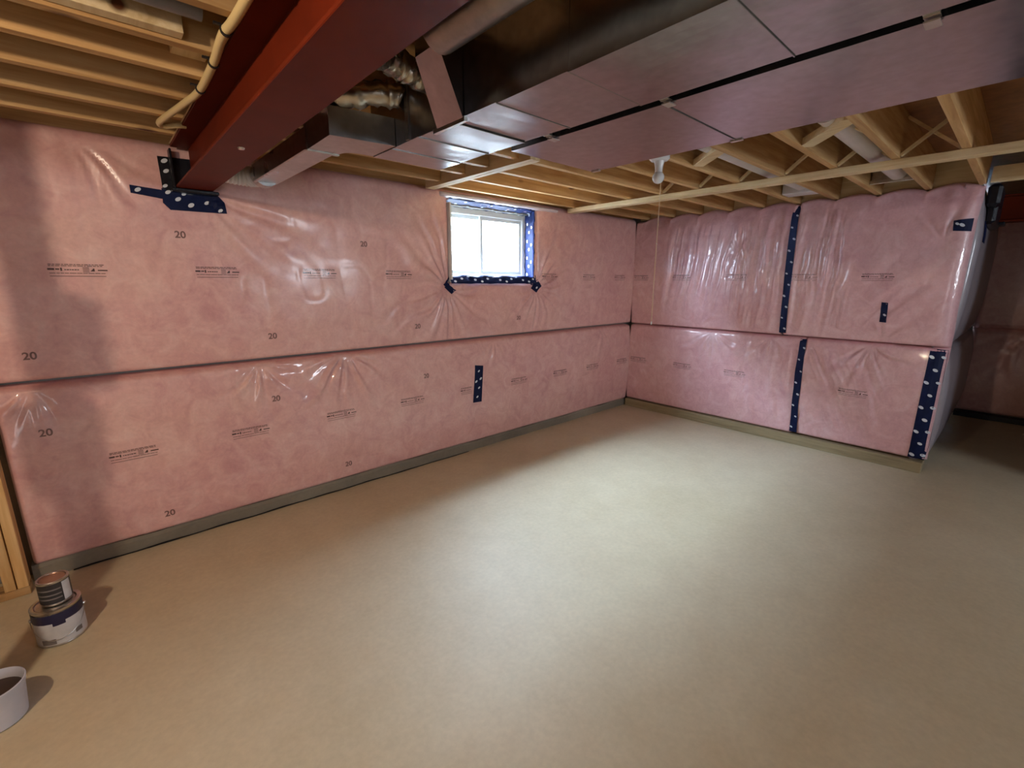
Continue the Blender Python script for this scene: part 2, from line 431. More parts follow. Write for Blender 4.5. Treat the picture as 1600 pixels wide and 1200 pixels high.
class Blanket:
    """A quilted, plastic faced insulation blanket: (u, z) -> depth into the room."""
    def __init__(s, fn, us, zs, bulge, seed, fans=(), folds=(), hole=None, left_round=0.03, right_round=0.03, top_scallop=None, wrinkle=1.0, top_round=0.03):
        s.fn = fn; s.us = us; s.zs = zs
        U, Z = np.meshgrid(us, zs, indexing='ij')
        a, b = us[0], us[-1]; c, d = zs[0], zs[-1]
        t = (Z-c)/(d-c)
        D = bulge*(1-np.abs(2*t-1)**3.0)
        def edge(x, r): return np.sqrt(np.clip(1-(1-np.clip(x/r, 0, 1))**2, 0, 1))
        E = edge(Z-c, 0.02)*edge(d-Z, top_round)*edge(U-a, left_round)*edge(b-U, right_round)
        if hole is not None:
            h0, h1, g0, g1 = hole
            dx = np.maximum(np.maximum(h0-U, U-h1), 0); dz = np.maximum(np.maximum(g0-Z, Z-g1), 0)
            dist = np.hypot(dx, dz)
            E = E*(0.25+0.75*edge(dist, 0.05))
            D = D-0.02*np.exp(-(dist/0.10)**2)
        w = wrinkle
        D += w*(0.010*vnoise(U, Z, 2.0, seed)+0.005*vnoise(U+9, Z, 5.0, seed+1)+0.0014*vnoise(U, Z+5, 13, seed+2))
        # soft pillow creases
        q = vnoise(U+0.13*vnoise(U, Z, 3, seed+5), Z*0.8, 6.0, seed+4)
        D -= w*0.0016*np.exp(-(q/0.05)**2)
        for (uc, zc, amp, L, nf, a0, a1, ph) in fans:
            du, dz = U-uc, Z-zc
            r = np.hypot(du, dz)+1e-6
            th = np.arctan2(dz, du)
            rel = (th-a0) % (2*PI); span = (a1-a0) % (2*PI) or 2*PI
            m_ = sstep(0, 0.22, rel)*sstep(0, 0.22, span-rel)*(rel <= span) if span < 6.2 else 1.0
            wob = th+0.35*vnoise(U, Z, 4, seed+11)+0.5*r*vnoise(U, Z, 2.2, seed+12)
            pat = np.cos(nf*wob+ph)+0.6*np.cos(nf*1.73*wob+ph*2.1+1.0)
            rad = np.exp(-(r/L)**1.6)*sstep(0.0, 0.10, r)*np.minimum(1.0, 0.5+r*4)
            modu = 0.55+1.0*np.clip(vnoise(U*0+th*1.7, r*0.4, 1.9, seed+13)+0.4, 0, 1)
            D += amp*rad*m_*modu*pat
            D -= 0.012*np.exp(-(r/0.09)**2)
        for (ua, ub, za, zb, amp, freq, slant, ph) in folds:
            m_ = sstep(ua, ua+0.10, U)*sstep(0, 0.10, ub-U)*sstep(za, za+0.14, Z)*sstep(0, 0.14, zb-Z)
            x = U+slant*(Z-za)+0.05*vnoise(U, Z, 3.0, seed+21)+0.018*vnoise(U, Z, 9.0, seed+22)
            rd = 1-2*np.abs(vnoise(x*freq, Z*1.3, 1.0, seed+int(ph)))*2
            rd2 = np.cos(2*PI*x*freq*0.6+ph)
            n3 = vnoise(x*freq*1.7, Z*1.1, 1.0, seed+40+int(ph))
            D += amp*m_*(0.55*rd+0.4*rd2+0.75*np.exp(-(n3/0.09)**2))
        s.D = (-0.085)*(1-E)+D*E
        if top_scallop is not None:
            yk, amp = top_scallop
            ph = np.zeros_like(U)
            for p0, p1 in zip(yk[:-1], yk[1:]):
                x = np.clip((U-p0)/(p1-p0), 0, 1)
                ph = np.maximum(ph, np.where((U > p0) & (U < p1), np.sin(PI*x)**0.7, 0))
            k = sstep(d-0.12, d, Z)
            Z = Z+amp*ph*k
            s.D = s.D-0.05*k*ph
        s.U, s.Z = U, Z
        s.hole = hole
    def depth(s, u, z):
        ui = np.interp(u, s.us, np.arange(len(s.us))); zi = np.interp(z, s.zs, np.arange(len(s.zs)))
        i = int(min(max(ui, 0), len(s.us)-1.001)); j = int(min(max(zi, 0), len(s.zs)-1.001))
        fx, fy = ui-i, zi-j
        D = s.D
        return (D[i, j]*(1-fx)+D[i+1, j]*fx)*(1-fy)+(D[i, j+1]*(1-fx)+D[i+1, j+1]*fx)*fy
    def pt(s, u, z, off=0.0):
        return s.fn(u, z, s.depth(u, z)+off)
    def build(s, name, label, parent=None, material=None):
        n, mz = s.U.shape
        P = np.stack(s.fn(s.U, s.Z, s.D), -1).reshape(-1, 3)
        I = np.arange(n*mz).reshape(n, mz)
        q = np.stack([I[:-1, :-1], I[1:, :-1], I[1:, 1:], I[:-1, 1:]], -1)
        if s.hole is not None:
            h0, h1, g0, g1 = s.hole
            uc = (s.us[:-1]+s.us[1:])/2; zc = (s.zs[:-1]+s.zs[1:])/2
            keep = ~(((uc[:, None] > h0) & (uc[:, None] < h1)) & ((zc[None, :] > g0) & (zc[None, :] < g1)))
            q = q[keep]
        q = q.reshape(-1, 4)
        # closed back: the outline is carried back to the wall
        o = rawobj(name, P, q.tolist(), material or INS, parent, True)
        tag(o, label, 'insulation')
        s.obj = o
        return o

def seg(*pts, step=0.012):
    out = []
    for a, b in zip(pts[:-1], pts[1:]):
        n = max(2, int(round((b-a)/step)))
        out += list(np.linspace(a, b, n, endpoint=False))
    return np.array(out+[pts[-1]])

fn_back = lambda u, z, d: (u, WY-d, z) if np.isscalar(d) else (u, WY-d, z)
fn_right = lambda u, z, d: (WX-d, u, z)
fn_bump = lambda u, z, d: (u, Y_BUMP-d, z)
fn_far = lambda u, z, d: (X_FAR-d, u, z)

ZS = 1.012
UL = -0.445
hole = (wx0, wx1, wz0-0.012, wz1+0.02)
back_up = Blanket(fn_back, seg(UL, hole[0], hole[1], WX-0.003), seg(ZS+0.004, hole[2], hole[3], 2.215), 0.020, 11,
    fans=[(2.12, 1.445, 0.0125, 0.36, 19, -PI*0.98, PI*0.98, 0.4),
          (3.135, 1.445, 0.0095, 0.33, 18, -PI*0.98, PI*0.98, 1.2),
          (0.50, 1.96, 0.008, 0.42, 12, -1.25, 0.1, 0.7),
          (0.02, 2.16, 0.012, 0.30, 12, -1.5, -0.3, 0.3)],
    hole=hole, top_round=0.06, right_round=0.01)
back_up.build('insulation_blanket', 'long pink plastic faced insulation blanket around the window, upper of two on that wall')
back_lo = Blanket(fn_back, seg(UL, WX-0.003), seg(0.075, ZS-0.005), 0.022, 31,
    fans=[(0.70, 1.0, 0.010, 0.22, 12, -2.9, -0.2, 0.0), (1.25, 1.02, 0.013, 0.28, 16, -3.0, -0.1, 0.9), (-0.32, 1.0, 0.009, 0.2, 9, -2.8, -0.3, 0.2),
          (2.6, 1.0, 0.004, 0.25, 12, -2.6, -0.5, 0.2), (4.2, 0.99, 0.005, 0.24, 11, -2.8, -0.3, 1.2)], right_round=0.01)
back_lo.build('insulation_blanket', 'long pink insulation blanket below the window, resting above the grey curb', material=INSL)

JY = [0.33, 0.62, 0.92, 1.21, 1.50, 1.795, 2.095, 2.40, 2.71, 3.02]
right_ul = Blanket(fn_right, seg(1.475, WY-0.003, step=0.010), seg(ZS, 2.18, step=0.011), 0.026, 51,
    fans=[(1.93, 1.9, 0.004, 0.3, 9, -2.4, -0.9, 0.0), (2.3, 1.02, 0.004, 0.22, 10, 0.3, 2.8, 0.0)],
    folds=[(1.48, 2.78, 1.12, 2.12, 0.011, 15, 0.10, 2), (1.50, 1.90, 1.02, 2.16, 0.011, 13, 0.0, 5), (1.80, 2.05, 1.1, 2.15, 0.016, 7, 0.05, 9)],
    top_scallop=(JY, 0.05), left_round=0.02, right_round=0.01)
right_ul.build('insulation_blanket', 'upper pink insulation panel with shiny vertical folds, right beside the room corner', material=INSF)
right_ur = Blanket(fn_right, seg(Y_BUMP-0.02, 1.475, step=0.010), seg(ZS, 2.18, step=0.011), 0.030, 61,
    fans=[(0.47, 1.80, 0.008, 0.42, 9, 0.6, 2.4, 0.5), (0.72, 1.02, 0.006, 0.2, 10, 0.3, 2.8, 0.5), (1.2, 2.14, 0.007, 0.42, 13, -2.2, -0.9, 0.5)],
    folds=[(0.95, 1.47, 1.03, 2.15, 0.015, 13, 0.03, 4), (0.40, 0.95, 1.05, 1.80, 0.009, 6, 0.8, 7)],
    top_scallop=(JY, 0.05), left_round=0.11, right_round=0.02)
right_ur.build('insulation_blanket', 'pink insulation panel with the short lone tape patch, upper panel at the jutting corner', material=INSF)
right_ll = Blanket(fn_right, seg(1.275, WY-0.003, step=0.010), seg(0.088, ZS, step=0.011), 0.024, 71,
    fans=[(2.12, 1.0, 0.008, 0.30, 17, -2.9, -0.25, 0.3), (1.58, 1.0, 0.007, 0.25, 13, -2.8, -0.3, 0.8)],
    folds=[(1.28, 1.95, 0.14, 0.98, 0.012, 10, -0.05, 6)], right_round=0.01, left_round=0.02)
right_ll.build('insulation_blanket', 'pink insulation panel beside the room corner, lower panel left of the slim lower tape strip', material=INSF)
right_lr = Blanket(fn_right, seg(Y_BUMP-0.02, 1.275, step=0.010), seg(0.095, ZS, step=0.011), 0.034, 81,
    fans=[(0.78, 1.0, 0.010, 0.34, 14, -2.8, -0.3, 0.3), (1.24, 0.98, 0.007, 0.4, 13, -2.6, -0.9, 0.0), (1.26, 0.15, 0.006, 0.35, 9, 1.2, 2.8, 0.0)],
    folds=[(0.60, 1.27, 0.15, 0.97, 0.013, 10, -0.45, 3)], left_round=0.11, right_round=0.02)
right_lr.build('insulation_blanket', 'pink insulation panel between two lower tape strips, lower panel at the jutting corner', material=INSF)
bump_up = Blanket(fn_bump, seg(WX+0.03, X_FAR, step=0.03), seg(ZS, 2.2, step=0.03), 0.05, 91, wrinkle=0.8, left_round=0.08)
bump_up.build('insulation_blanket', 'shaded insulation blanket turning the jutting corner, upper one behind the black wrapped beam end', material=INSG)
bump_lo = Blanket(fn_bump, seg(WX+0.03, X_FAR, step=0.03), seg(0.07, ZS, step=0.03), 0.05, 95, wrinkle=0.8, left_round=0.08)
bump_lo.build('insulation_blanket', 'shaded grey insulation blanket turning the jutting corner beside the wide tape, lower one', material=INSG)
far_up = Blanket(fn_far, seg(-4.0, Y_BUMP, step=0.03), seg(ZS, 2.2, step=0.03), 0.05, 101, folds=[(-1.5, 0.3, 1.1, 2.1, 0.012, 6, 0.1, 3)])
far_up.build('insulation_blanket', 'dim insulation blanket at the far right edge below the red beam, upper one')
far_lo = Blanket(fn_far, seg(-4.0, Y_BUMP, step=0.03), seg(0.06, ZS, step=0.03), 0.05, 105, fans=[(-0.1, 1.0, 0.02, 0.5, 9, -2.8, -0.3, 0)])
far_lo.build('insulation_blanket', 'dim insulation blanket at the far right edge just above the floor, lower one')

flap = Blanket(lambda u, z, d: (u, WY-0.012-d, z), seg(2.06, 3.42, step=0.015), seg(2.135, 2.188, step=0.006), 0.012, 131, wrinkle=1.0,
    folds=[(2.0, 3.5, 2.0, 2.35, 0.010, 6, 0.8, 3)])
flap.build('plastic_flap', 'loose whitish plastic strip bunched above the window under the joists', material=FLAP)
flap.obj['category'] = 'plastic'

# flat strips laid on a blanket: prints, stamps and tape
def strip_quads(bl, quads, off, thick=0.0, step=0.02):
    """quads: list of 4 (u,z) corners (bl, br, tr, tl); returns verts/faces following the surface."""
    V = []; Fc = []
    for c in quads:
        c = [np.array(p, float) for p in c]
        nu = max(1, int(max(np.linalg.norm(c[1]-c[0]), np.linalg.norm(c[2]-c[3]))/step+0.5))
        nz = max(1, int(max(np.linalg.norm(c[3]-c[0]), np.linalg.norm(c[2]-c[1]))/step+0.5))
        b0 = len(V)
        layers = (off,) if thick == 0 else (off+thick, off-0.004)
        for lo in layers:
            for i in range(nu+1):
                for j in range(nz+1):
                    s, t = i/nu, j/nz
                    p = (c[0]*(1-s)+c[1]*s)*(1-t)+(c[3]*(1-s)+c[2]*s)*t
                    V.append(bl.pt(p[0], p[1], lo))
        N = (nu+1)*(nz+1)
        g = lambda i, j, l=0: b0+l*N+i*(nz+1)+j
        for i in range(nu):
            for j in range(nz):
                Fc.append((g(i, j), g(i+1, j), g(i+1, j+1), g(i, j+1)))
        if thick:
            for i in range(nu):
                Fc.append((g(i, 0), g(i+1, 0), g(i+1, 0, 1), g(i, 0, 1)))
                Fc.append((g(i, nz), g(i+1, nz), g(i+1, nz, 1), g(i, nz, 1)))
            for j in range(nz):
                Fc.append((g(0, j), g(0, j+1), g(0, j+1, 1), g(0, j, 1)))
                Fc.append((g(nu, j), g(nu, j+1), g(nu, j+1, 1), g(nu, j, 1)))
    return V, Fc

def printed_mark(bl, uc, zc, flip=1, w=0.215, h=0.062, tilt=0.0, faded=False, cut=1.0):
    q = []; qf = []
    def R(a, b, y0, y1, lst):
        b = min(b, cut)
        if b <= a: return
        f = lambda x, y: (uc+flip*(x-0.5)*w, zc+(y-0.5)*h+tilt*(x-0.5)*w)
        lst.append((f(a, y0), f(b, y0), f(b, y1), f(a, y1)))
    # row of tiny lettering (two lines), the bold line with its triangle, two fine lines
    for y in (0.90, 0.79):
        x = 0.02
        while x < 0.93:
            l = random.uniform(0.03, 0.10); R(x, min(x+l, 0.95), y, y+0.07, qf); x += l+0.015
    R(0.0, 0.11, 0.50, 0.64, q); R(0.125, 0.19, 0.52, 0.62, q); R(0.205, 0.235, 0.44, 0.68, q)
    x = 0.27
    while x < 0.50:
        l = random.uniform(0.02, 0.045); R(x, x+l, 0.50, 0.57, q); x += l+0.01
    for y in (0.36, 0.47, 0.58, 0.68): R(0.575, 0.685, y, y+0.055, qf)
    R(0.705, 0.725, 0.42, 0.48, q); R(0.725, 0.745, 0.42, 0.56, q); R(0.745, 0.765, 0.42, 0.64, q); R(0.765, 0.775, 0.42, 0.66, q)
    R(0.83, 1.0, 0.47, 0.56, q)
    x = 0.02
    while x < 0.96:
        l = random.uniform(0.05, 0.14); R(x, min(x+l, 0.97), 0.24, 0.30, qf); x += l+0.012
    R(0.02, 0.96, 0.02, 0.07, qf)
    v, f = strip_quads(bl, qf, 0.0022, 0, 0.02)
    v2, f2 = strip_quads(bl, q, 0.0024, 0, 0.02)
    n = len(v)
    me_o = rawobj('printed_mark', list(v)+list(v2), list(f)+[tuple(i+n for i in a) for a in f2], [INKF, INK] if not faded else [INKF, INKF], bl.obj)
    for i, p in enumerate(me_o.data.polygons): p.material_index = 0 if i < len(f) else 1
    me_o['kind'] = 'stuff'
    return me_o

def stamp(bl, text, uc, zc, size=0.05, flip=1, rot=0.0):
    cu = bpy.data.curves.new('stamp_text', 'FONT'); cu.body = text; cu.size = size; cu.align_x = 'CENTER'; cu.align_y = 'CENTER'
    cu.offset = 0.0012
    tmp = bpy.data.objects.new('stamp_text', cu); COL.objects.link(tmp)
    dg = bpy.context.evaluated_depsgraph_get()
    me = bpy.data.meshes.new_from_object(tmp.evaluated_get(dg))
    V = [tuple(v.co) for v in me.vertices]; Fc = [tuple(p.vertices) for p in me.polygons]
    bpy.data.objects.remove(tmp); bpy.data.curves.remove(cu); bpy.data.meshes.remove(me)
    c, s_ = math.cos(rot), math.sin(rot)
    P = [bl.pt(uc+flip*(x*c-y*s_), zc+(x*s_+y*c), 0.0024) for x, y, z in V]
    rawobj('printed_stamp', P, Fc, INKF, bl.obj)

for x in (-0.047, 0.538, 1.11, 1.683): printed_mark(back_up, x, 1.548)
for x in (3.30, 3.90, 4.46): printed_mark(back_up, x, 1.548, w=0.20)
for i, x in enumerate((0.03, 0.60, 1.175, 1.747, 2.315, 2.90, 3.48, 4.015, 4.58)):
    printed_mark(back_lo, x, 0.575, w=0.21, tilt=0.0, cut=0.58 if i == 4 else 1.0)
for y in (3.02, 2.51, 1.93): printed_mark(right_ul, y, 1.548, flip=-1, faded=True)
for y in (1.35, 0.82): printed_mark(right_ur, y, 1.545, flip=-1, faded=(y > 1))
for y in (2.98, 2.42, 1.85): printed_mark(right_ll, y, 0.592, flip=-1, faded=True)
printed_mark(right_lr, 0.85, 0.575, flip=-1)
for t_, x, z in (('20', 0.386, 1.742), ('20', 1.424, 1.749), ('20', 0.787, 1.161), ('20', -0.278, 1.146), ('20', 1.829, 1.157), ('20', 2.9, 1.17)):
    stamp(back_up, t_, x, z)
for t_, x, z in (('20', -0.283, 0.766), ('20', 1.88, 0.757), ('20', 0.135, 0.18), ('20', 0.764, 0.761), ('20', 1.2, 0.19)):
    stamp(back_lo, t_, x, z)

def tape_strip(bl, quads, label, dots=(), mat_=TAPE, step=0.02, dot_r=0.010, name='sheathing_tape', off=0.003):
    v, f = strip_quads(bl, quads, off, 0.0015, step)
    o = tag(rawobj(name, v, f, mat_, None), label, 'tape')
    if dots:
        V = []; Fc = []
        for (u, z) in dots:
            b0 = len(V); r = dot_r*random.uniform(0.85, 1.15); a0 = random.random()*3
            for k in range(10):
                a = 2*PI*k/10
                x = r*1.25*math.cos(a); y = r*0.75*math.sin(a)
                V.append(bl.pt(u+x*math.cos(0.6)-y*math.sin(0.6), z+x*math.sin(0.6)+y*math.cos(0.6), off+0.0032))
            Fc.append(tuple(range(b0, b0+10)))
        rawobj('printed_dots', V, Fc, TAPEW, o)['kind'] = 'stuff'
    return o

def vdots(u0, u1, z0, z1, n):
    out = []
    for i in range(n):
        t = (i+0.5)/n; u = u0+(u1-u0)*t; z = z0+(z1-z0)*t
        out.append((u+(0.014 if i % 2 else -0.014), z))
    return out

# tall tape over the vertical joint of the right wall (edges wander a little)
def wander(cu0, cu1, z0, z1, w, n=6, amp=0.004):
    q = []; pts = []
    for i in range(n+1):
        t = i/n; u = cu0+(cu1-cu0)*t
        pts.append((u-w/2+random.uniform(-amp, amp), u+w/2+random.uniform(-amp, amp), z0+(z1-z0)*t))
    for a, b in zip(pts[:-1], pts[1:]):
        q.append(((a[0], a[2]), (a[1], a[2]), (b[1], b[2]), (b[0], b[2])))
    return q

class TwoBl:
    """joint between two blankets: depth is the larger of the two"""
    def __init__(s, a, b, uj): s.a, s.b, s.uj = a, b, uj; s.fn = a.fn
    def depth(s, u, z):
        return 0.5*(s.a.depth(s.uj+0.045, z)+s.b.depth(s.uj-0.045, z))
    def pt(s, u, z, off=0.0):
        return s.fn(u, z, s.depth(u, z)+off)

J1 = TwoBl(right_ul, right_ur, 1.475)
J2 = TwoBl(right_ll, right_lr, 1.275)
tape_strip(J1, wander(1.485, 1.463, 2.165, 1.01, 0.058), 'navy tape strip with white dots over the joint of the upper panels', vdots(1.48, 1.463, 2.13, 1.03, 11), step=0.03, off=0.008)
tape_strip(J2, wander(1.285, 1.262, 0.995, 0.085, 0.056), 'slim navy dotted tape strip over the joint of the lower panels', vdots(1.28, 1.265, 0.97, 0.11, 8), step=0.03, off=0.008)
q = [((0.325, 0.085), (0.425, 0.095), (0.42, 0.2), (0.315, 0.2)), ((0.315, 0.2), (0.42, 0.2), (0.418, 0.6), (0.312, 0.6)), ((0.312, 0.6), (0.418, 0.6), (0.418, 1.005), (0.318, 0.995))]
dl = []
for i in range(9):
    z = 0.14+i*0.1
    dl += [(0.365, z)] if i % 2 else [(0.335, z), (0.40, z)]
tape_strip(right_lr, q, 'wide navy dotted tape running up the jutting corner of the insulation', dl, dot_r=0.014)
tape_strip(right_ur, [((0.714, 1.185), (0.76, 1.187), (0.765, 1.347), (0.722, 1.343))], 'short lone navy tape patch on the upper panel near the jutting corner', [(0.732, 1.245)], dot_r=0.012)
tape_strip(back_lo, [((2.345, 0.452), (2.438, 0.448), (2.462, 0.772), (2.376, 0.785))], 'short navy tape patch on the lower blanket below the window', [(2.39, 0.5), (2.41, 0.58), (2.38, 0.64), (2.43, 0.66), (2.41, 0.73)], dot_r=0.012)

# tape at the window corners and around the opening
tape_strip(back_up, [((2.085, 1.475), (2.125, 1.445), (2.20, 1.545), (2.165, 1.55)), ((2.095, 1.455), (2.16, 1.40), (2.20, 1.43), (2.14, 1.48))],
           'crumpled navy tape at the lower left corner of the window', [(2.15, 1.505)], dot_r=0.013)
tape_strip(back_up, [((3.06, 1.44), (3.13, 1.40), (3.20, 1.46), (3.15, 1.52)), ((3.07, 1.47), (3.14, 1.48), (3.135, 1.56), (3.075, 1.555))],
           'crumpled navy tape at the lower right corner of the window', [(3.14, 1.445)], dot_r=0.013)

# ------------------------------------------------------------------ window
YW = WY+0.135
win = empty('window_1', ((wx0+wx1)/2, YW, wz0)); tag(win, 'small white sliding basement window', kind='structure')
fr = MB()
fr.box(wx0, wx0+0.045, YW, YW+0.07, wz0, wz1, 0.003); fr.box(wx1-0.045, wx1, YW, YW+0.07, wz0, wz1, 0.003)
fr.box(wx0, wx1, YW+0.001, YW+0.07, wz0, wz0+0.05, 0.003); fr.box(wx0, wx1, YW+0.001, YW+0.07, wz1-0.05, wz1, 0.003)
fr.build('window_frame', VINYL, win)
xm = 2.60
for (a, b, yy) in ((wx0+0.045, xm+0.02, YW+0.04), (xm-0.02, wx1-0.045, YW+0.015)):
    sa = MB(); s_ = 0.03
    sa.box(a, a+s_, yy, yy+0.022, wz0+0.05, wz1-0.05); sa.box(b-s_, b, yy, yy+0.022, wz0+0.05, wz1-0.05)
    sa.box(a+s_, b-s_, yy, yy+0.022, wz0+0.05, wz0+0.05+s_); sa.box(a+s_, b-s_, yy, yy+0.022, wz1-0.05-s_, wz1-0.05)
    so = sa.build('window_sash', VINYL, win)
    bx('window_pane', a+s_, b-s_, yy+0.009, yy+0.013, wz0+0.05+s_, wz1-0.05-s_, GLASS, so)

def reveal_tape(name, quad, label, nd):
    A = [np.array(p, float) for p in quad]      # four corners in space
    n = np.cross(A[1]-A[0], A[3]-A[0]); n /= np.linalg.norm(n)
    V = []; Fc = []; nu, nv = 24, 5
    rr = np.random.default_rng(len(label))
    for l in (0, 1):
        for i in range(nu+1):
            for j in range(nv+1):
                s, t = i/nu, j/nv
                p = (A[0]*(1-s)+A[1]*s)*(1-t)+(A[3]*(1-s)+A[2]*s)*t
                wv = 0.004*math.sin(i*1.1+j*2.0)+0.003*math.sin(i*2.3-j)
                V.append(p+n*(wv if l == 0 else wv-0.003))
    N = (nu+1)*(nv+1)
    g = lambda i, j, l=0: l*N+i*(nv+1)+j
    for i in range(nu):
        for j in range(nv):
            Fc.append((g(i, j), g(i+1, j), g(i+1, j+1), g(i, j+1))); Fc.append((g(i, j, 1), g(i, j+1, 1), g(i+1, j+1, 1), g(i+1, j, 1)))
        Fc.append((g(i, 0), g(i, 0, 1), g(i+1, 0, 1), g(i+1, 0))); Fc.append((g(i, nv), g(i+1, nv), g(i+1, nv, 1), g(i, nv, 1)))
    o = tag(rawobj(name, V, Fc, TAPE, None, True), label, 'tape')
    V = []; Fc = []
    U = (A[1]-A[0]); U /= np.linalg.norm(U); W = np.cross(n, U)
    for k in range(nd):
        s = (k+0.5)/nd; t = (0.2, 0.55, 0.85, 0.4)[k % 4]
        c = (A[0]*(1-s)+A[1]*s)*(1-t)+(A[3]*(1-s)+A[2]*s)*t+n*0.0085
        b0 = len(V)
        for j in range(10):
            a = 2*PI*j/10
            V.append(c+U*0.014*math.cos(a)+W*0.010*math.sin(a))
        Fc.append(tuple(range(b0, b0+10)))
    rawobj('printed_dots', V, Fc, TAPEW, o)['kind'] = 'stuff'
    return o

e = 0.006
reveal_tape('sheathing_tape', [(wx1-e, WY+0.01, wz0-0.01), (wx1-e, WY+0.01, wz1+0.03), (wx1-e, YW+0.03, wz1-0.0), (wx1-e, YW+0.03, wz0)], 'blue dotted tape lining the right side of the window recess', 16)
reveal_tape('sheathing_tape', [(wx0-0.01, WY-0.012, wz0-0.03), (wx1+0.02, WY-0.012, wz0-0.03), (wx1, WY+0.02, wz0+0.035), (wx0, WY+0.02, wz0+0.035)], 'navy dotted tape strip along the bottom of the window', 14)
reveal_tape('sheathing_tape', [(wx0, YW+0.02, wz1-e), (wx1, YW+0.02, wz1-e), (wx1, WY+0.0, wz1+0.035), (wx0, WY+0.0, wz1+0.035)], 'navy dotted tape strip along the top of the window recess', 14)
bx('reveal_lining', wx0-0.01, wx0+0.004, WY-0.01, YW+0.02, wz0, wz1, VINYL, win)
bx('sill_board', wx0, wx1, WY+0.02, YW+0.02, wz0-0.02, wz0+0.004, VINYL, win)

# outside
tag(bx('ground', -6, 18, YB+0.13, 10, 1.20, 1.30, SOIL), 'pale gravel ground outside the window', kind='structure')
nb = tag(bx('neighbour_house', -4, 16, 7.0, 7.3, 1.3, 4.45, SIDING), 'overexposed pale house wall outside the window', 'house')
bx('downpipe', 5.18, 5.32, 6.88, 6.99, 2.05, 4.4, DOWNP, nb)

# ------------------------------------------------------------------ curb and sill plate
cv = MB()
prof = [(WY+0.09, 0.0), (WY+0.006, 0.0), (WY+0.006, 0.062), (WY+0.014, 0.082), (WY+0.09, 0.085)]
n = 60
V = []; Fc = []
for i in range(n+1):
    x = UL+(WX-UL)*i/n
    for (y, z) in prof:
        V.append((x, y+0.004*math.sin(i*1.7)*(z > 0.01), z+0.006*math.sin(i*0.9)*(z > 0.05)))
for i in range(n):
    for k in range(4): Fc.append((i*5+k, (i+1)*5+k, (i+1)*5+k+1, i*5+k+1))
tag(rawobj('baseboard_back', V, Fc, CURB), 'grey concrete curb under the window wall insulation', kind='structure')
n = 40
V = []; Fc = []
for i in range(n+1):
    x = -0.30+2.6*i/n
    h = 0.007*(0.6+0.4*math.sin(i*1.3))*(1-(i/n)**3)+0.001
    yy = WY-0.004+0.003*math.sin(i*0.8)
    V += [(x, yy, 0.0005), (x, yy-0.006, h*0.5), (x, yy+0.004, h), (x, yy+0.012, 0.0005)]
for i in range(n):
    for k in range(3): Fc.append((i*4+k, (i+1)*4+k, (i+1)*4+k+1, i*4+k+1))
tag(rawobj('trim_1', V, Fc, BLACKW), 'black membrane edge along the foot of the grey curb', kind='structure')
bxp = bx('baseboard_right', WX-0.032, WX+0.09, Y_BUMP-0.005, WY-0.01, 0.0, 0.088, PLATE, None, 0.004)
tag(bxp, 'weathered wooden sill plate under the right wall insulation', kind='structure')
tag(bx('baseboard_far', X_FAR-0.02, X_FAR+0.08, Y_R, Y_BUMP, 0, 0.055, BLACKW), 'dark gap strip at the floor of the far right wall', kind='structure')

# ------------------------------------------------------------------ left partition framing
wl = bx('wall_left', -1.9, UL-0.003, 3.022, 3.11, 0.0, 0.04, WOODX, None, 0.002)
tag(wl, 'bare stud framing at the left end of the insulated wall', kind='structure')
for x in (-0.488, -0.531, -0.93, -1.33):
    bx('stud', x, x+0.038, 3.022, 3.11, 0.041, 2.15, WOODZ, wl, 0.002)
# unseen post throws the upright shadow; its blocks are added to shape it
post = empty('wooden_post', (-0.61, 2.0, 0)); tag(post, 'bare wooden post with added blocks that shape its shadow, left of the view', 'post')
bx('post_shaft', -0.652, -0.568, 1.98, 2.02, 0, 2.19, WOODZ, post, 0.002)
bx('shadow_block_low', -0.69, -0.55, 1.97, 2.03, 1.29, 1.50, GREYP, post, 0.003)
bx('shadow_block_high', -0.60, -0.515, 1.96, 2.04, 1.55, 1.76, GREYP, post, 0.003)

# ------------------------------------------------------------------ ceiling joists, headers, bridging
ZJ = 2.19
JT = 0.038
def board(name, x0, x1, y0, y1, z0, z1, m_, b=0.0015):
    return bx(name, x0, x1, y0, y1, z0, z1, m_, ceiling, b)
XB0, XB1 = 0.395, 0.56
for y in JY:
    th = JT
    xa = 0.43 if y < 2.2 else 2.0
    board('joist', xa, WX+0.08, y-th/2, y+th/2, ZJ, ZC-0.001, WOODX)
for y in (2.36, 2.61, 2.90):
    board('joist', 0.43, 1.918, y-JT/2, y+JT/2, ZJ, ZC-0.001, WOODX)
for k in range(1, 12):
    y = 0.33-0.293*k
    board('joist', 0.43, X_FAR+0.08, y-JT/2, y+JT/2, ZJ, ZC-0.001, WOODX)
for y in [2.90, 2.61, 2.33, 2.06, 1.83, 1.54, 1.25, 0.96, 0.67, 0.38, 0.09]+[-0.2-0.3*k for k in range(12)]:
    board('joist', X_L, 0.54, y-JT/2-0.0, y+JT/2, ZJ+0.001, ZC-0.001, WOODX)
# header beside the window bay (two plies) and trimmer over the opening at the right
for k in range(2):
    board('header_board', 1.92+0.039*k, 1.958+0.039*k, 1.98, 3.09, ZJ-0.02, ZC-0.001, WOODY)
board('header_board', WX, WX+0.038, -4.0, Y_BUMP-0.04, ZJ-0.005, ZC-0.14, WOODY)
# rim boards closing the joist ends at the walls
board('rim_board', X_L, WX, WY+0.05, WY+0.09, ZJ, ZC-0.001, WOODX)
board('rim_board', WX+0.085, WX+0.12, Y_BUMP, WY, ZJ, ZC-0.001, WOODY)
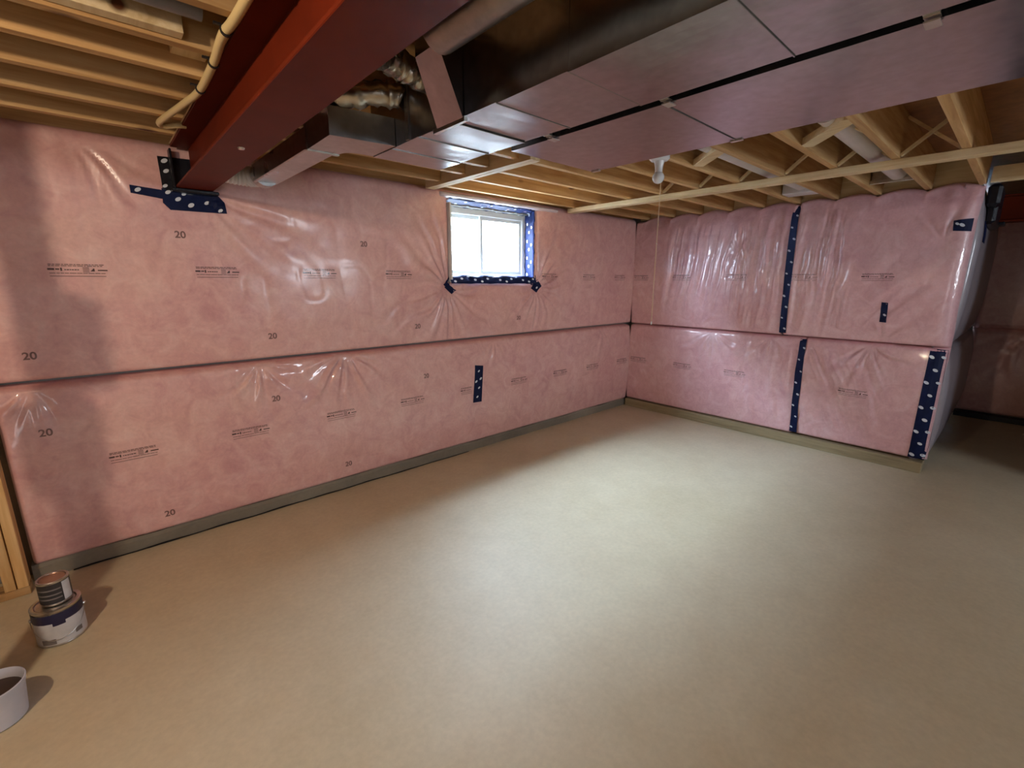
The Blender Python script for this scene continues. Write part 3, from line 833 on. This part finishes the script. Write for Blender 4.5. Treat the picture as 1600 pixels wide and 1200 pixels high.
# blocking between joists left of the beam
board('blocking', 0.02, 0.058, 1.56, 1.81, ZJ+0.03, ZC-0.002, WOODY)
board('blocking', 0.30, 0.40, 1.85, 2.04, ZJ+0.05, ZC-0.002, WOODY)
board('blocking', -0.35, 0.30, 1.76, 1.805, ZJ+0.01, ZC-0.002, WOODY)
def strut(p, q_, w=0.032, h=0.014, m_=WOODY):
    p, q_ = Vector(p), Vector(q_)
    t = (q_-p).normalized(); s_ = Vector((1, 0, 0)); s_ = (s_-t*s_.dot(t)).normalized(); n_ = t.cross(s_)
    V = []
    for c in (p, q_):
        for a, b in ((-1, -1), (1, -1), (1, 1), (-1, 1)):
            V.append(tuple(c+s_*a*w/2+n_*b*h/2))
    f = [(0, 1, 2, 3), (7, 6, 5, 4), (0, 4, 5, 1), (1, 5, 6, 2), (2, 6, 7, 3), (3, 7, 4, 0)]
    return rawobj('bridging_strut', V, f, m_, ceiling)
for y0, y1 in zip(JY[:-1][::-1], JY[1:][::-1]):
    if y1 > 2.1: continue
    strut((3.5, y1-0.02, ZJ+0.012), (3.5, y0+0.02, ZC-0.02))
    strut((3.545, y1-0.02, ZC-0.02), (3.545, y0+0.02, ZJ+0.012))
strut((2.86, 1.478, ZJ+0.02), (2.66, 1.232, ZJ+0.035), 0.075, 0.035)
strut((2.88, 0.898, ZJ+0.02), (2.61, 0.642, ZJ+0.035), 0.075, 0.035)
strut((2.80, 1.478, ZC-0.05), (2.95, 1.232, ZJ+0.03), 0.038, 0.02)
strut((2.80, 0.898, ZC-0.05), (2.95, 0.642, ZJ+0.03), 0.038, 0.02)

# strapping board under the joists
o = bx('strapping_board', 3.50, 3.588, -1.2, 3.09, ZJ-0.040, ZJ-0.002, WOODY, None, 0.002)
tag(o, 'long pale strapping board nailed across the underside of the joists', 'board')

# ------------------------------------------------------------------ steel beams
def steel_beam(x0, x1, y0, y1, z0, z1, label):
    r = empty('steel_beam', ((x0+x1)/2, (y0+y1)/2, z0)); tag(r, label, 'beam')
    xc = (x0+x1)/2; t = 0.012
    bx('bottom_flange', x0, x1, y0, y1, z0, z0+t, STEEL, r, 0.002)
    bx('top_flange', x0, x1, y0, y1, z1-t, z1, STEEL, r, 0.002)
    bx('web', xc-0.004, xc+0.004, y0, y1, z0+t, z1-t, STEEL, r)
    return r
sb = steel_beam(XB0, XB1, -3.9, WY-0.045, 1.978, ZJ-0.001, 'long rust red steel beam running overhead into the window wall')
for (x, y) in ((0.44, 1.32), (0.44, 0.6)):
    MB().lathe([(0.013, 0), (0.013, 0.009), (0.009, 0.014), (0.0, 0.014)], (x, y, 1.990), 8).build('bolt', TIN, sb)
MB().lathe([(0.0, -0.006), (0.010, -0.006), (0.013, 0.0)], (0.475, 2.02, 1.978), 8).build('bolt', TIN, sb)
bx('nailer_strip', XB0-0.004, XB1+0.004, -3.9, WY-0.06, ZJ-0.0015, ZJ, WOODY, sb)
sb2 = steel_beam(5.46, 5.625, -3.9, Y_BUMP-0.07, 1.978, ZJ-0.006, 'dark red steel beam entering the wall at the far right edge')

# membrane wrapped beam pockets
def patch(name, label, bl, quads, dots, mat_=TAPE, dot_r=0.012):
    return tape_strip(bl, quads, label, dots, mat_, 0.02, dot_r, name, 0.005)
patch('pocket_tape', 'upright black tape with white dots left of the red beam end', back_up, [((0.340, 1.950), (0.47, 1.95), (0.49, 2.135), (0.338, 2.13))], [(0.365, 2.11), (0.366, 2.06), (0.352, 1.985)], BLACKW)
patch('pocket_tape', 'short navy tape tab pointing left below the red beam end', back_up, [((0.205, 1.934), (0.345, 1.918), (0.345, 1.962), (0.205, 1.972))], [(0.235, 1.952)])
patch('pocket_tape', 'broad navy tape with white dots directly under the red beam end', back_up,
      [((0.36, 1.868), (0.62, 1.872), (0.616, 1.932), (0.332, 1.90)), ((0.332, 1.90), (0.616, 1.932), (0.575, 1.975), (0.335, 1.972))],
      [(0.40, 1.925), (0.455, 1.90), (0.53, 1.92), (0.59, 1.885), (0.36, 1.955), (0.43, 1.955)])
pk = MB()
pk.box(0.384, 0.394, WY-0.075, WY-0.01, 1.965, 2.165, 0.003); pk.box(0.372, 0.585, WY-0.075, WY-0.01, 1.958, 1.976, 0.004)
tag(pk.build('beam_pocket_wrap', BLACKW), 'black membrane wrapped round the red beam end above the window wall', 'membrane')
pk = MB()
pk.box(4.86, 5.30, 0.225, Y_BUMP-0.03, 2.04, 2.19, 0.02); pk.box(5.0, 5.66, 0.235, Y_BUMP-0.03, 1.93, 2.10, 0.02)
pk.box(5.44, 5.64, 0.20, 0.26, 1.955, 1.977, 0.004)
wr = tag(pk.build('beam_pocket_wrap', BLACKW), 'black membrane wrapped round the dark beam end at the far right', 'membrane')
patch('pocket_tape', 'navy tape tab left of the far right black wrapped beam end', right_ur, [((0.333, 1.865), (0.428, 1.872), (0.436, 1.945), (0.333, 1.955))], [(0.412, 1.92), (0.385, 1.91)], dot_r=0.012)
patch('pocket_tape', 'narrow navy tape tab hanging below the far right black wrapped beam end', bump_up, [((4.98, 1.80), (5.16, 1.80), (5.16, 1.95), (4.98, 1.95))], [], dot_r=0.015)

# ------------------------------------------------------------------ main ducts
ZD = 1.98
def duct(name, x0, x1, ybounds, zt, label, seed):
    rr = random.Random(seed)
    root = empty(name, ((x0+x1)/2, (ybounds[0]+ybounds[-1])/2, ZD)); tag(root, label, 'duct')
    for a, b in zip(ybounds[:-1], ybounds[1:]):      # a > b
        e0, e1 = rr.uniform(-0.0025, 0.0025), rr.uniform(-0.0025, 0.0025)
        nx, ny = 10, max(3, int((a-b)/0.06))
        V = []; Fc = []
        # bottom sheet gently oil-canned, with sides and top
        amp = rr.uniform(0.0010, 0.0028); ph = rr.uniform(0, 6)
        for i in range(nx+1):
            for j in range(ny+1):
                s, t = i/nx, j/ny
                x = x0+(x1-x0)*s; y = a+(b-a)*t
                z = ZD+e0*(1-t)+e1*t+amp*math.sin(PI*s)*math.sin(PI*t)*math.sin(ph+3*s+2*t)
                V.append((x, y, z))
        g = lambda i, j: i*(ny+1)+j
        for i in range(nx):
            for j in range(ny): Fc.append((g(i, j), g(i+1, j), g(i+1, j+1), g(i, j+1)))
        base = len(V)
        sd = rr.uniform(-0.002, 0.002)
        for j in range(ny+1):
            y = a+(b-a)*j/ny
            V += [(x0+sd*math.sin(j), y, zt), (x1, y, zt)]
        for j in range(ny):
            p, q_ = base+2*j, base+2*(j+1)
            Fc += [(g(0, j), g(0, j+1), q_, p), (g(nx, j), p+1, q_+1, g(nx, j+1)), (p, q_, q_+1, p+1)]
        if a == ybounds[0]:
            Fc.append(tuple(g(i, 0) for i in range(nx+1))+(base+1, base))
        rawobj('duct_section', V, Fc, DUCT, root, False)
        # standing seam between sections
    for y in ybounds[1:-1]:
        bx('seam', x0-0.001, x1+0.001, y-0.0018, y+0.0018, ZD-0.0028, ZD+0.001, DUCT, root, 0.0008)
    return root
dA = duct('main_duct', 0.895, 1.202, [1.815, 1.66, 1.47, 1.27, 1.06, 0.80, 0.42, -0.1, -0.9, -2.0, -3.8], ZJ-0.004, 'narrow galvanized main duct beside the red beam', 4)
dB = duct('main_duct', 1.242, 1.727, [1.385, 0.755, -0.15, -1.5, -3.8], ZJ-0.004, 'wide galvanized main duct hung beside the open joists', 9)
# slanted take-off on the side of the narrow duct
tv = [(0.893, 1.35, 1.972), (0.893, 1.21, 1.972), (0.752, 1.127, 2.105), (0.752, 1.238, 2.105),
      (0.893, 1.35, 2.186), (0.893, 1.21, 2.186), (0.752, 1.127, 2.186), (0.752, 1.238, 2.186)]
tf = [(0, 1, 2, 3), (3, 2, 6, 7), (1, 5, 6, 2), (0, 3, 7, 4), (4, 7, 6, 5)]
rawobj('take_off_collar', tv, tf, DUCT, dA)
MB().box(0.888, 0.900, 1.20, 1.37, 1.966, 1.980).build('drive_cleat', TIN, dA)
MB().box(0.889, 0.897, 1.53, 1.55, 1.985, 2.18).build('drive_cleat', DUCTD, dA)
for k, y in enumerate((1.17, 0.74, 0.20)):
    h = MB(); h.box(1.203, 1.240, y-0.012, y+0.012, ZD+0.002, ZD+0.004); h.box(1.220, 1.224, y-0.012, y+0.012, ZD, ZJ-0.001)
    h.box(1.226, 1.262, y-0.012, y+0.012, ZD-0.006, ZD-0.003)
    h.build('hanger_strap', TIN, dA)
for y in (1.36, 0.755):
    bx('corner_clip', 1.716, 1.732, y-0.02, y+0.02, ZD-0.004, ZD+0.02, TIN, dB)

# ------------------------------------------------------------------ branch duct running to the wall beside the beam
br = empty('branch_duct', (0.73, 2.1, 1.98)); tag(br, 'slim sheet metal branch duct running from the main duct to the window wall', 'duct')
poly = [(0.893, 1.63), (0.893, 1.818), (0.842, 1.818)]
for k in range(6):
    a = k/5*PI/2
    poly.append((0.842-0.058*math.sin(a), 1.876-0.058*math.cos(a)))
poly += [(0.784, 1.90), (0.668, 1.90), (0.664, 1.66)]
MB().prism(poly, 1.982, 2.075).build('elbow', DUCTD, br)
MB().box(0.672, 0.780, 1.90, 2.70, 1.986, 2.070, 0.004).build('duct_section', DUCTD, br)
MB().box(0.664, 0.788, 1.885, 1.905, 1.978, 2.078, 0.003).build('drive_cleat', DUCTD, br)
MB().tube([(0.726, 2.66, 2.028), (0.726, 2.73, 2.028)], [0.060, 0.060], 20).build('collar', DUCTD, br)
pts = [(0.726, 2.72, 2.03), (0.715, 2.78, 2.03), (0.68, 2.82, 2.032), (0.63, 2.83, 2.035), (0.575, 2.83, 2.04), (0.50, 2.83, 2.05)]
P = []; R = []
for a, b in zip(pts[:-1], pts[1:]):
    for k in range(6):
        t = k/6; P.append(tuple(np.array(a)*(1-t)+np.array(b)*t)); R.append(0.046+(0.005 if k % 2 else 0))
MB().tube(P, R, 16).build('flexible_sleeve', WHITEP, br, True)

# crumpled foil ducts tucked above the branch duct
def foil_tube(name, pts, r, seed, label):
    rr = random.Random(seed)
    P = []; R = []
    for a, b in zip(pts[:-1], pts[1:]):
        for k in range(7):
            t = k/7
            p = np.array(a)*(1-t)+np.array(b)*t+np.array([rr.uniform(-.004, .004) for _ in range(3)])
            P.append(tuple(p)); R.append(r*rr.uniform(0.82, 1.1))
    P.append(pts[-1]); R.append(r)
    mb = MB().tube(P, R, 14)
    v = np.array(mb.v)
    for i in range(len(v)): v[i] += np.array([rr.uniform(-.003, .003) for _ in range(3)])
    return tag(rawobj(name, v, mb.f, FOIL, None, True), label, 'duct')
foil_tube('foil_duct', [(0.885, 1.56, 2.125), (0.80, 1.60, 2.125), (0.70, 1.68, 2.12), (0.62, 1.78, 2.12)], 0.042, 2, 'crumpled round foil duct leaving the narrow main duct above the branch elbow')
foil_tube('foil_duct', [(0.88, 1.42, 2.14), (0.80, 1.42, 2.16), (0.72, 1.38, 2.15), (0.64, 1.30, 2.13)], 0.040, 5, 'crumpled foil duct squeezed between the red beam and the slanted take-off')
# dim pipe above, between beam and narrow duct
MB().tube([(0.74, 1.10, 2.12), (0.74, 0.2, 2.12), (0.74, -1.5, 2.12)], 0.055, 20).build('metal_pipe', DUCTD, None, True)
tag(bpy.data.objects['metal_pipe'], 'dim metal pipe in the dark gap between the red beam and the narrow duct', 'pipe')

# pipes in the joist bays at the right
def bay_pipe(y, x0, x1, z, r, label):
    root = empty('vent_pipe', ((x0+x1)/2, y, z)); tag(root, label, 'pipe')
    MB().tube([(x0, y, z), (x1, y, z)], r, 20).build('pipe_body', WHITEP, root, True)
    MB().tube([(3.78, y, z), (3.84, y, z)], r+0.005, 20).build('coupling', WHITEP, root, True)
    MB().tube([(3.845, y, z), (3.86, y, z)], r+0.002, 20).build('coupling_ring', GREYP, root, True)
    return root
p1 = bay_pipe(1.335, 2.6, 4.30, 2.27, 0.052, 'white pipe in the joist bay nearest the hanging lamp holder')
p2 = bay_pipe(0.745, 2.6, 4.36, 2.27, 0.055, 'white pipe in the joist bay with the metal end box')
b = MB(); b.box(4.30, 4.46, 1.24, 1.47, 2.20, 2.36, 0.004); b.build('end_boot', WHITEP, p1)
b = MB(); b.box(4.36, 4.50, 0.645, 0.895, 2.225, 2.38, 0.004); b.box(4.355, 4.375, 0.64, 0.90, 2.205, 2.232, 0.002); b.build('end_boot', TIN, p2)

# ------------------------------------------------------------------ water pipe along the beam, grey pipe
pr = empty('water_pipe', (0.37, 2.0, ZJ-0.02)); tag(pr, 'cream plastic water pipe strapped along the left edge of the red beam', 'pipe')
pts = [(0.385, -1.0, ZJ-0.014), (0.383, 0.6, ZJ-0.014), (0.38, 1.45, ZJ-0.014), (0.372, 1.63, ZJ-0.014), (0.385, 1.86, ZJ-0.014), (0.388, 2.14, ZJ-0.014), (0.365, 2.32, ZJ-0.014), (0.330, 2.55, ZJ-0.013), (0.316, 2.66, ZJ-0.013), (0.325, 2.705, ZJ-0.013), (0.345, 2.70, ZJ-0.013), (0.375, 2.66, ZJ-0.013), (0.41, 2.66, ZJ-0.008)]
def smooth_path(pts, n=6):
    P = [np.array(p) for p in pts]; P = [P[0]]+P+[P[-1]]; out = []
    for i in range(1, len(P)-2):
        for k in range(n):
            t = k/n; a, b_, c, d = P[i-1], P[i], P[i+1], P[i+2]
            out.append(tuple(0.5*(2*b_+(c-a)*t+(2*a-5*b_+4*c-d)*t*t+(3*b_-a-3*c+d)*t**3)))
    out.append(tuple(P[-1])); return out
MB().tube(smooth_path(pts), 0.0125, 12).build('pipe_body', PEX, pr, True)
for (x, y) in ((0.374, 1.60), (0.385, 1.85), (0.389, 2.12), (0.383, 1.30)):
    c = MB(); c.tube([(x, y-0.006, ZJ-0.014), (x, y+0.006, ZJ-0.014)], 0.0155, 12); c.box(x-0.03, x-0.012, y-0.005, y+0.005, ZJ-0.006, ZJ-0.001)
    c.build('pipe_clamp', CLAMP, pr)
g = MB().tube([(-1.2, 1.66, 2.235), (0.33, 1.66, 2.235)], 0.030, 18).build('drain_pipe', GREYP, None, True)
tag(g, 'grey pipe running along the joist bay left of the red beam', 'pipe')

# ------------------------------------------------------------------ lamp holder with pull cord
lx, ly = 2.465, 1.50
lh = empty('lamp_holder', (lx, ly, ZJ)); tag(lh, 'white porcelain lamp holder with bulb and pull cord under a joist', 'lamp')
MB().lathe([(0.0, 0.0), (0.056, 0.0), (0.056, -0.014), (0.046, -0.024), (0.030, -0.026), (0.0, -0.026)], (lx, ly, ZJ-0.001), 28).build('base_plate', PORC, lh, True)
MB().lathe([(0.030, -0.020), (0.027, -0.035), (0.022, -0.055), (0.020, -0.075), (0.022, -0.085)], (lx, ly, ZJ), 24).build('socket_neck', PORC, lh, True)
bp = [(0.018, -0.078)]+[(0.034*math.sin(a), -0.108-0.034*math.cos(a)*-1*-1) for a in np.linspace(PI*0.82, 0.02, 12)]
bp = [(0.018, -0.080)]+[(0.033*math.sin(a), -0.112+0.033*math.cos(a)) for a in np.linspace(0.45, PI-0.01, 14)]
MB().lathe(bp, (lx, ly, ZJ), 24).build('bulb', PORC, lh, True)
cx, cy = lx+0.03, ly
MB().tube([(cx, cy, ZJ-0.02), (cx+0.001, cy, 1.9), (cx, cy, 1.6), (cx+0.004, cy, 1.255)], 0.0022, 6).build('pull_cord', CORD, lh)
MB().lathe([(0.0, 0.0), (0.004, 0.002), (0.005, 0.012), (0.003, 0.02), (0.0, 0.021)], (cx+0.004, cy, 1.245), 10).build('cord_tip', PORC, lh)
MB().lathe([(0.0, -0.004), (0.004, 0.0), (0.0, 0.004)], (cx+0.001, cy, 1.72), 8).build('cord_bead', PORC, lh)

# ------------------------------------------------------------------ paint cans and tub at the lower left
def can(cx, cy, z0, r, h, label, kind):
    root = empty('paint_can', (cx, cy, z0)); tag(root, label, 'can')
    MB().lathe([(r*0.97, 0.0), (r, 0.003), (r*1.02, 0.006), (r, 0.010), (r, h-0.012), (r*1.03, h-0.008), (r*1.03, h-0.002), (r*0.99, h), (r*0.86, h-0.001), (r*0.84, h-0.006), (0.0, h-0.006)], (cx, cy, z0), 40).build('can_body', TIN, root, True)
    lid = MB().lathe([(r*0.84, h-0.0055), (r*0.82, h-0.003), (r*0.78, h-0.006), (0.0, h-0.006)], (cx, cy, z0+0.0006), 40).build('lid', LIDP if kind == 'small' else TIN, root, True)
    def wrap(name, za, zb, a0, a1, m_, off=0.0012):
        n_ = 24; V = []; Fc = []
        for k in range(n_+1):
            a = a0+(a1-a0)*k/n_
            for rr_, z in ((r+off, za), (r+off, zb)):
                V.append((cx+rr_*math.cos(a), cy+rr_*math.sin(a), z0+z))
        for k in range(n_): Fc.append((2*k, 2*k+2, 2*k+3, 2*k+1))
        return rawobj(name, V, Fc, m_, root, True)
    return root, wrap
bcx, bcy = -0.319, 2.545
big, wrap = can(bcx, bcy, 0.0, 0.078, 0.168, 'large paint can with navy band and white label on the floor by the stud', 'big')
wrap('label', 0.012, 0.152, 0, 2*PI, CANW)
wrap('label_band', 0.112, 0.152, 0, 2*PI, CANB, 0.0018)
wrap('label_notch', 0.098, 0.114, -1.75, -1.25, CANB, 0.0018)
wrap('label_patch', 0.016, 0.040, -2.35, -1.75, CANG, 0.0018)
wrap('label_patch', 0.030, 0.050, -0.95, -0.60, CANG, 0.0018)
for a in (PI*0.02, PI*1.02):
    c = (bcx+0.080*math.cos(a), bcy+0.080*math.sin(a), 0.118)
    MB().lathe([(0.0, -0.009), (0.007, -0.006), (0.009, 0.0), (0.007, 0.006), (0.0, 0.009)], c, 12).build('handle_ear', TIN, big)
hp = []
for k in range(15):
    a = PI*k/14
    d = 0.083*math.cos(a)
    hp.append((bcx+d*math.cos(PI*0.02)+0.0*1, bcy+d*math.sin(PI*0.02)-0.083*math.sin(a)*0.98, 0.118-0.085*math.sin(a)))
MB().tube(hp, 0.0015, 6).build('wire_handle', TIN, big)
sm, wrap = can(-0.313, 2.556, 0.1675, 0.050, 0.108, 'small dark labelled paint can standing on the large paint can', 'small')
wrap('label', 0.010, 0.098, 0, 2*PI, CANK)
wrap('label_panel', 0.012, 0.096, -1.0, -0.35, CANW, 0.0018)
for z in (0.070, 0.048, 0.030): wrap('label_line', z, z+0.006, -2.8, -1.1, CANG, 0.0018)

tx, ty = -0.468, 2.150
tub = empty('plastic_tub', (tx, ty, 0)); tag(tub, 'scuffed white plastic tub with dark residue at the lower left edge', 'tub')
MB().lathe([(0.0, 0.0), (0.068, 0.0), (0.074, 0.006), (0.083, 0.118), (0.086, 0.124), (0.088, 0.140), (0.084, 0.142), (0.079, 0.126), (0.072, 0.03), (0.0, 0.028)], (tx, ty, 0), 36).build('tub_body', TUBW, tub, True)
MB().lathe([(0.0, 0.108), (0.040, 0.110), (0.078, 0.106), (0.076, 0.086), (0.0, 0.086)], (tx, ty, 0), 28).build('residue', TUBD, tub, True)
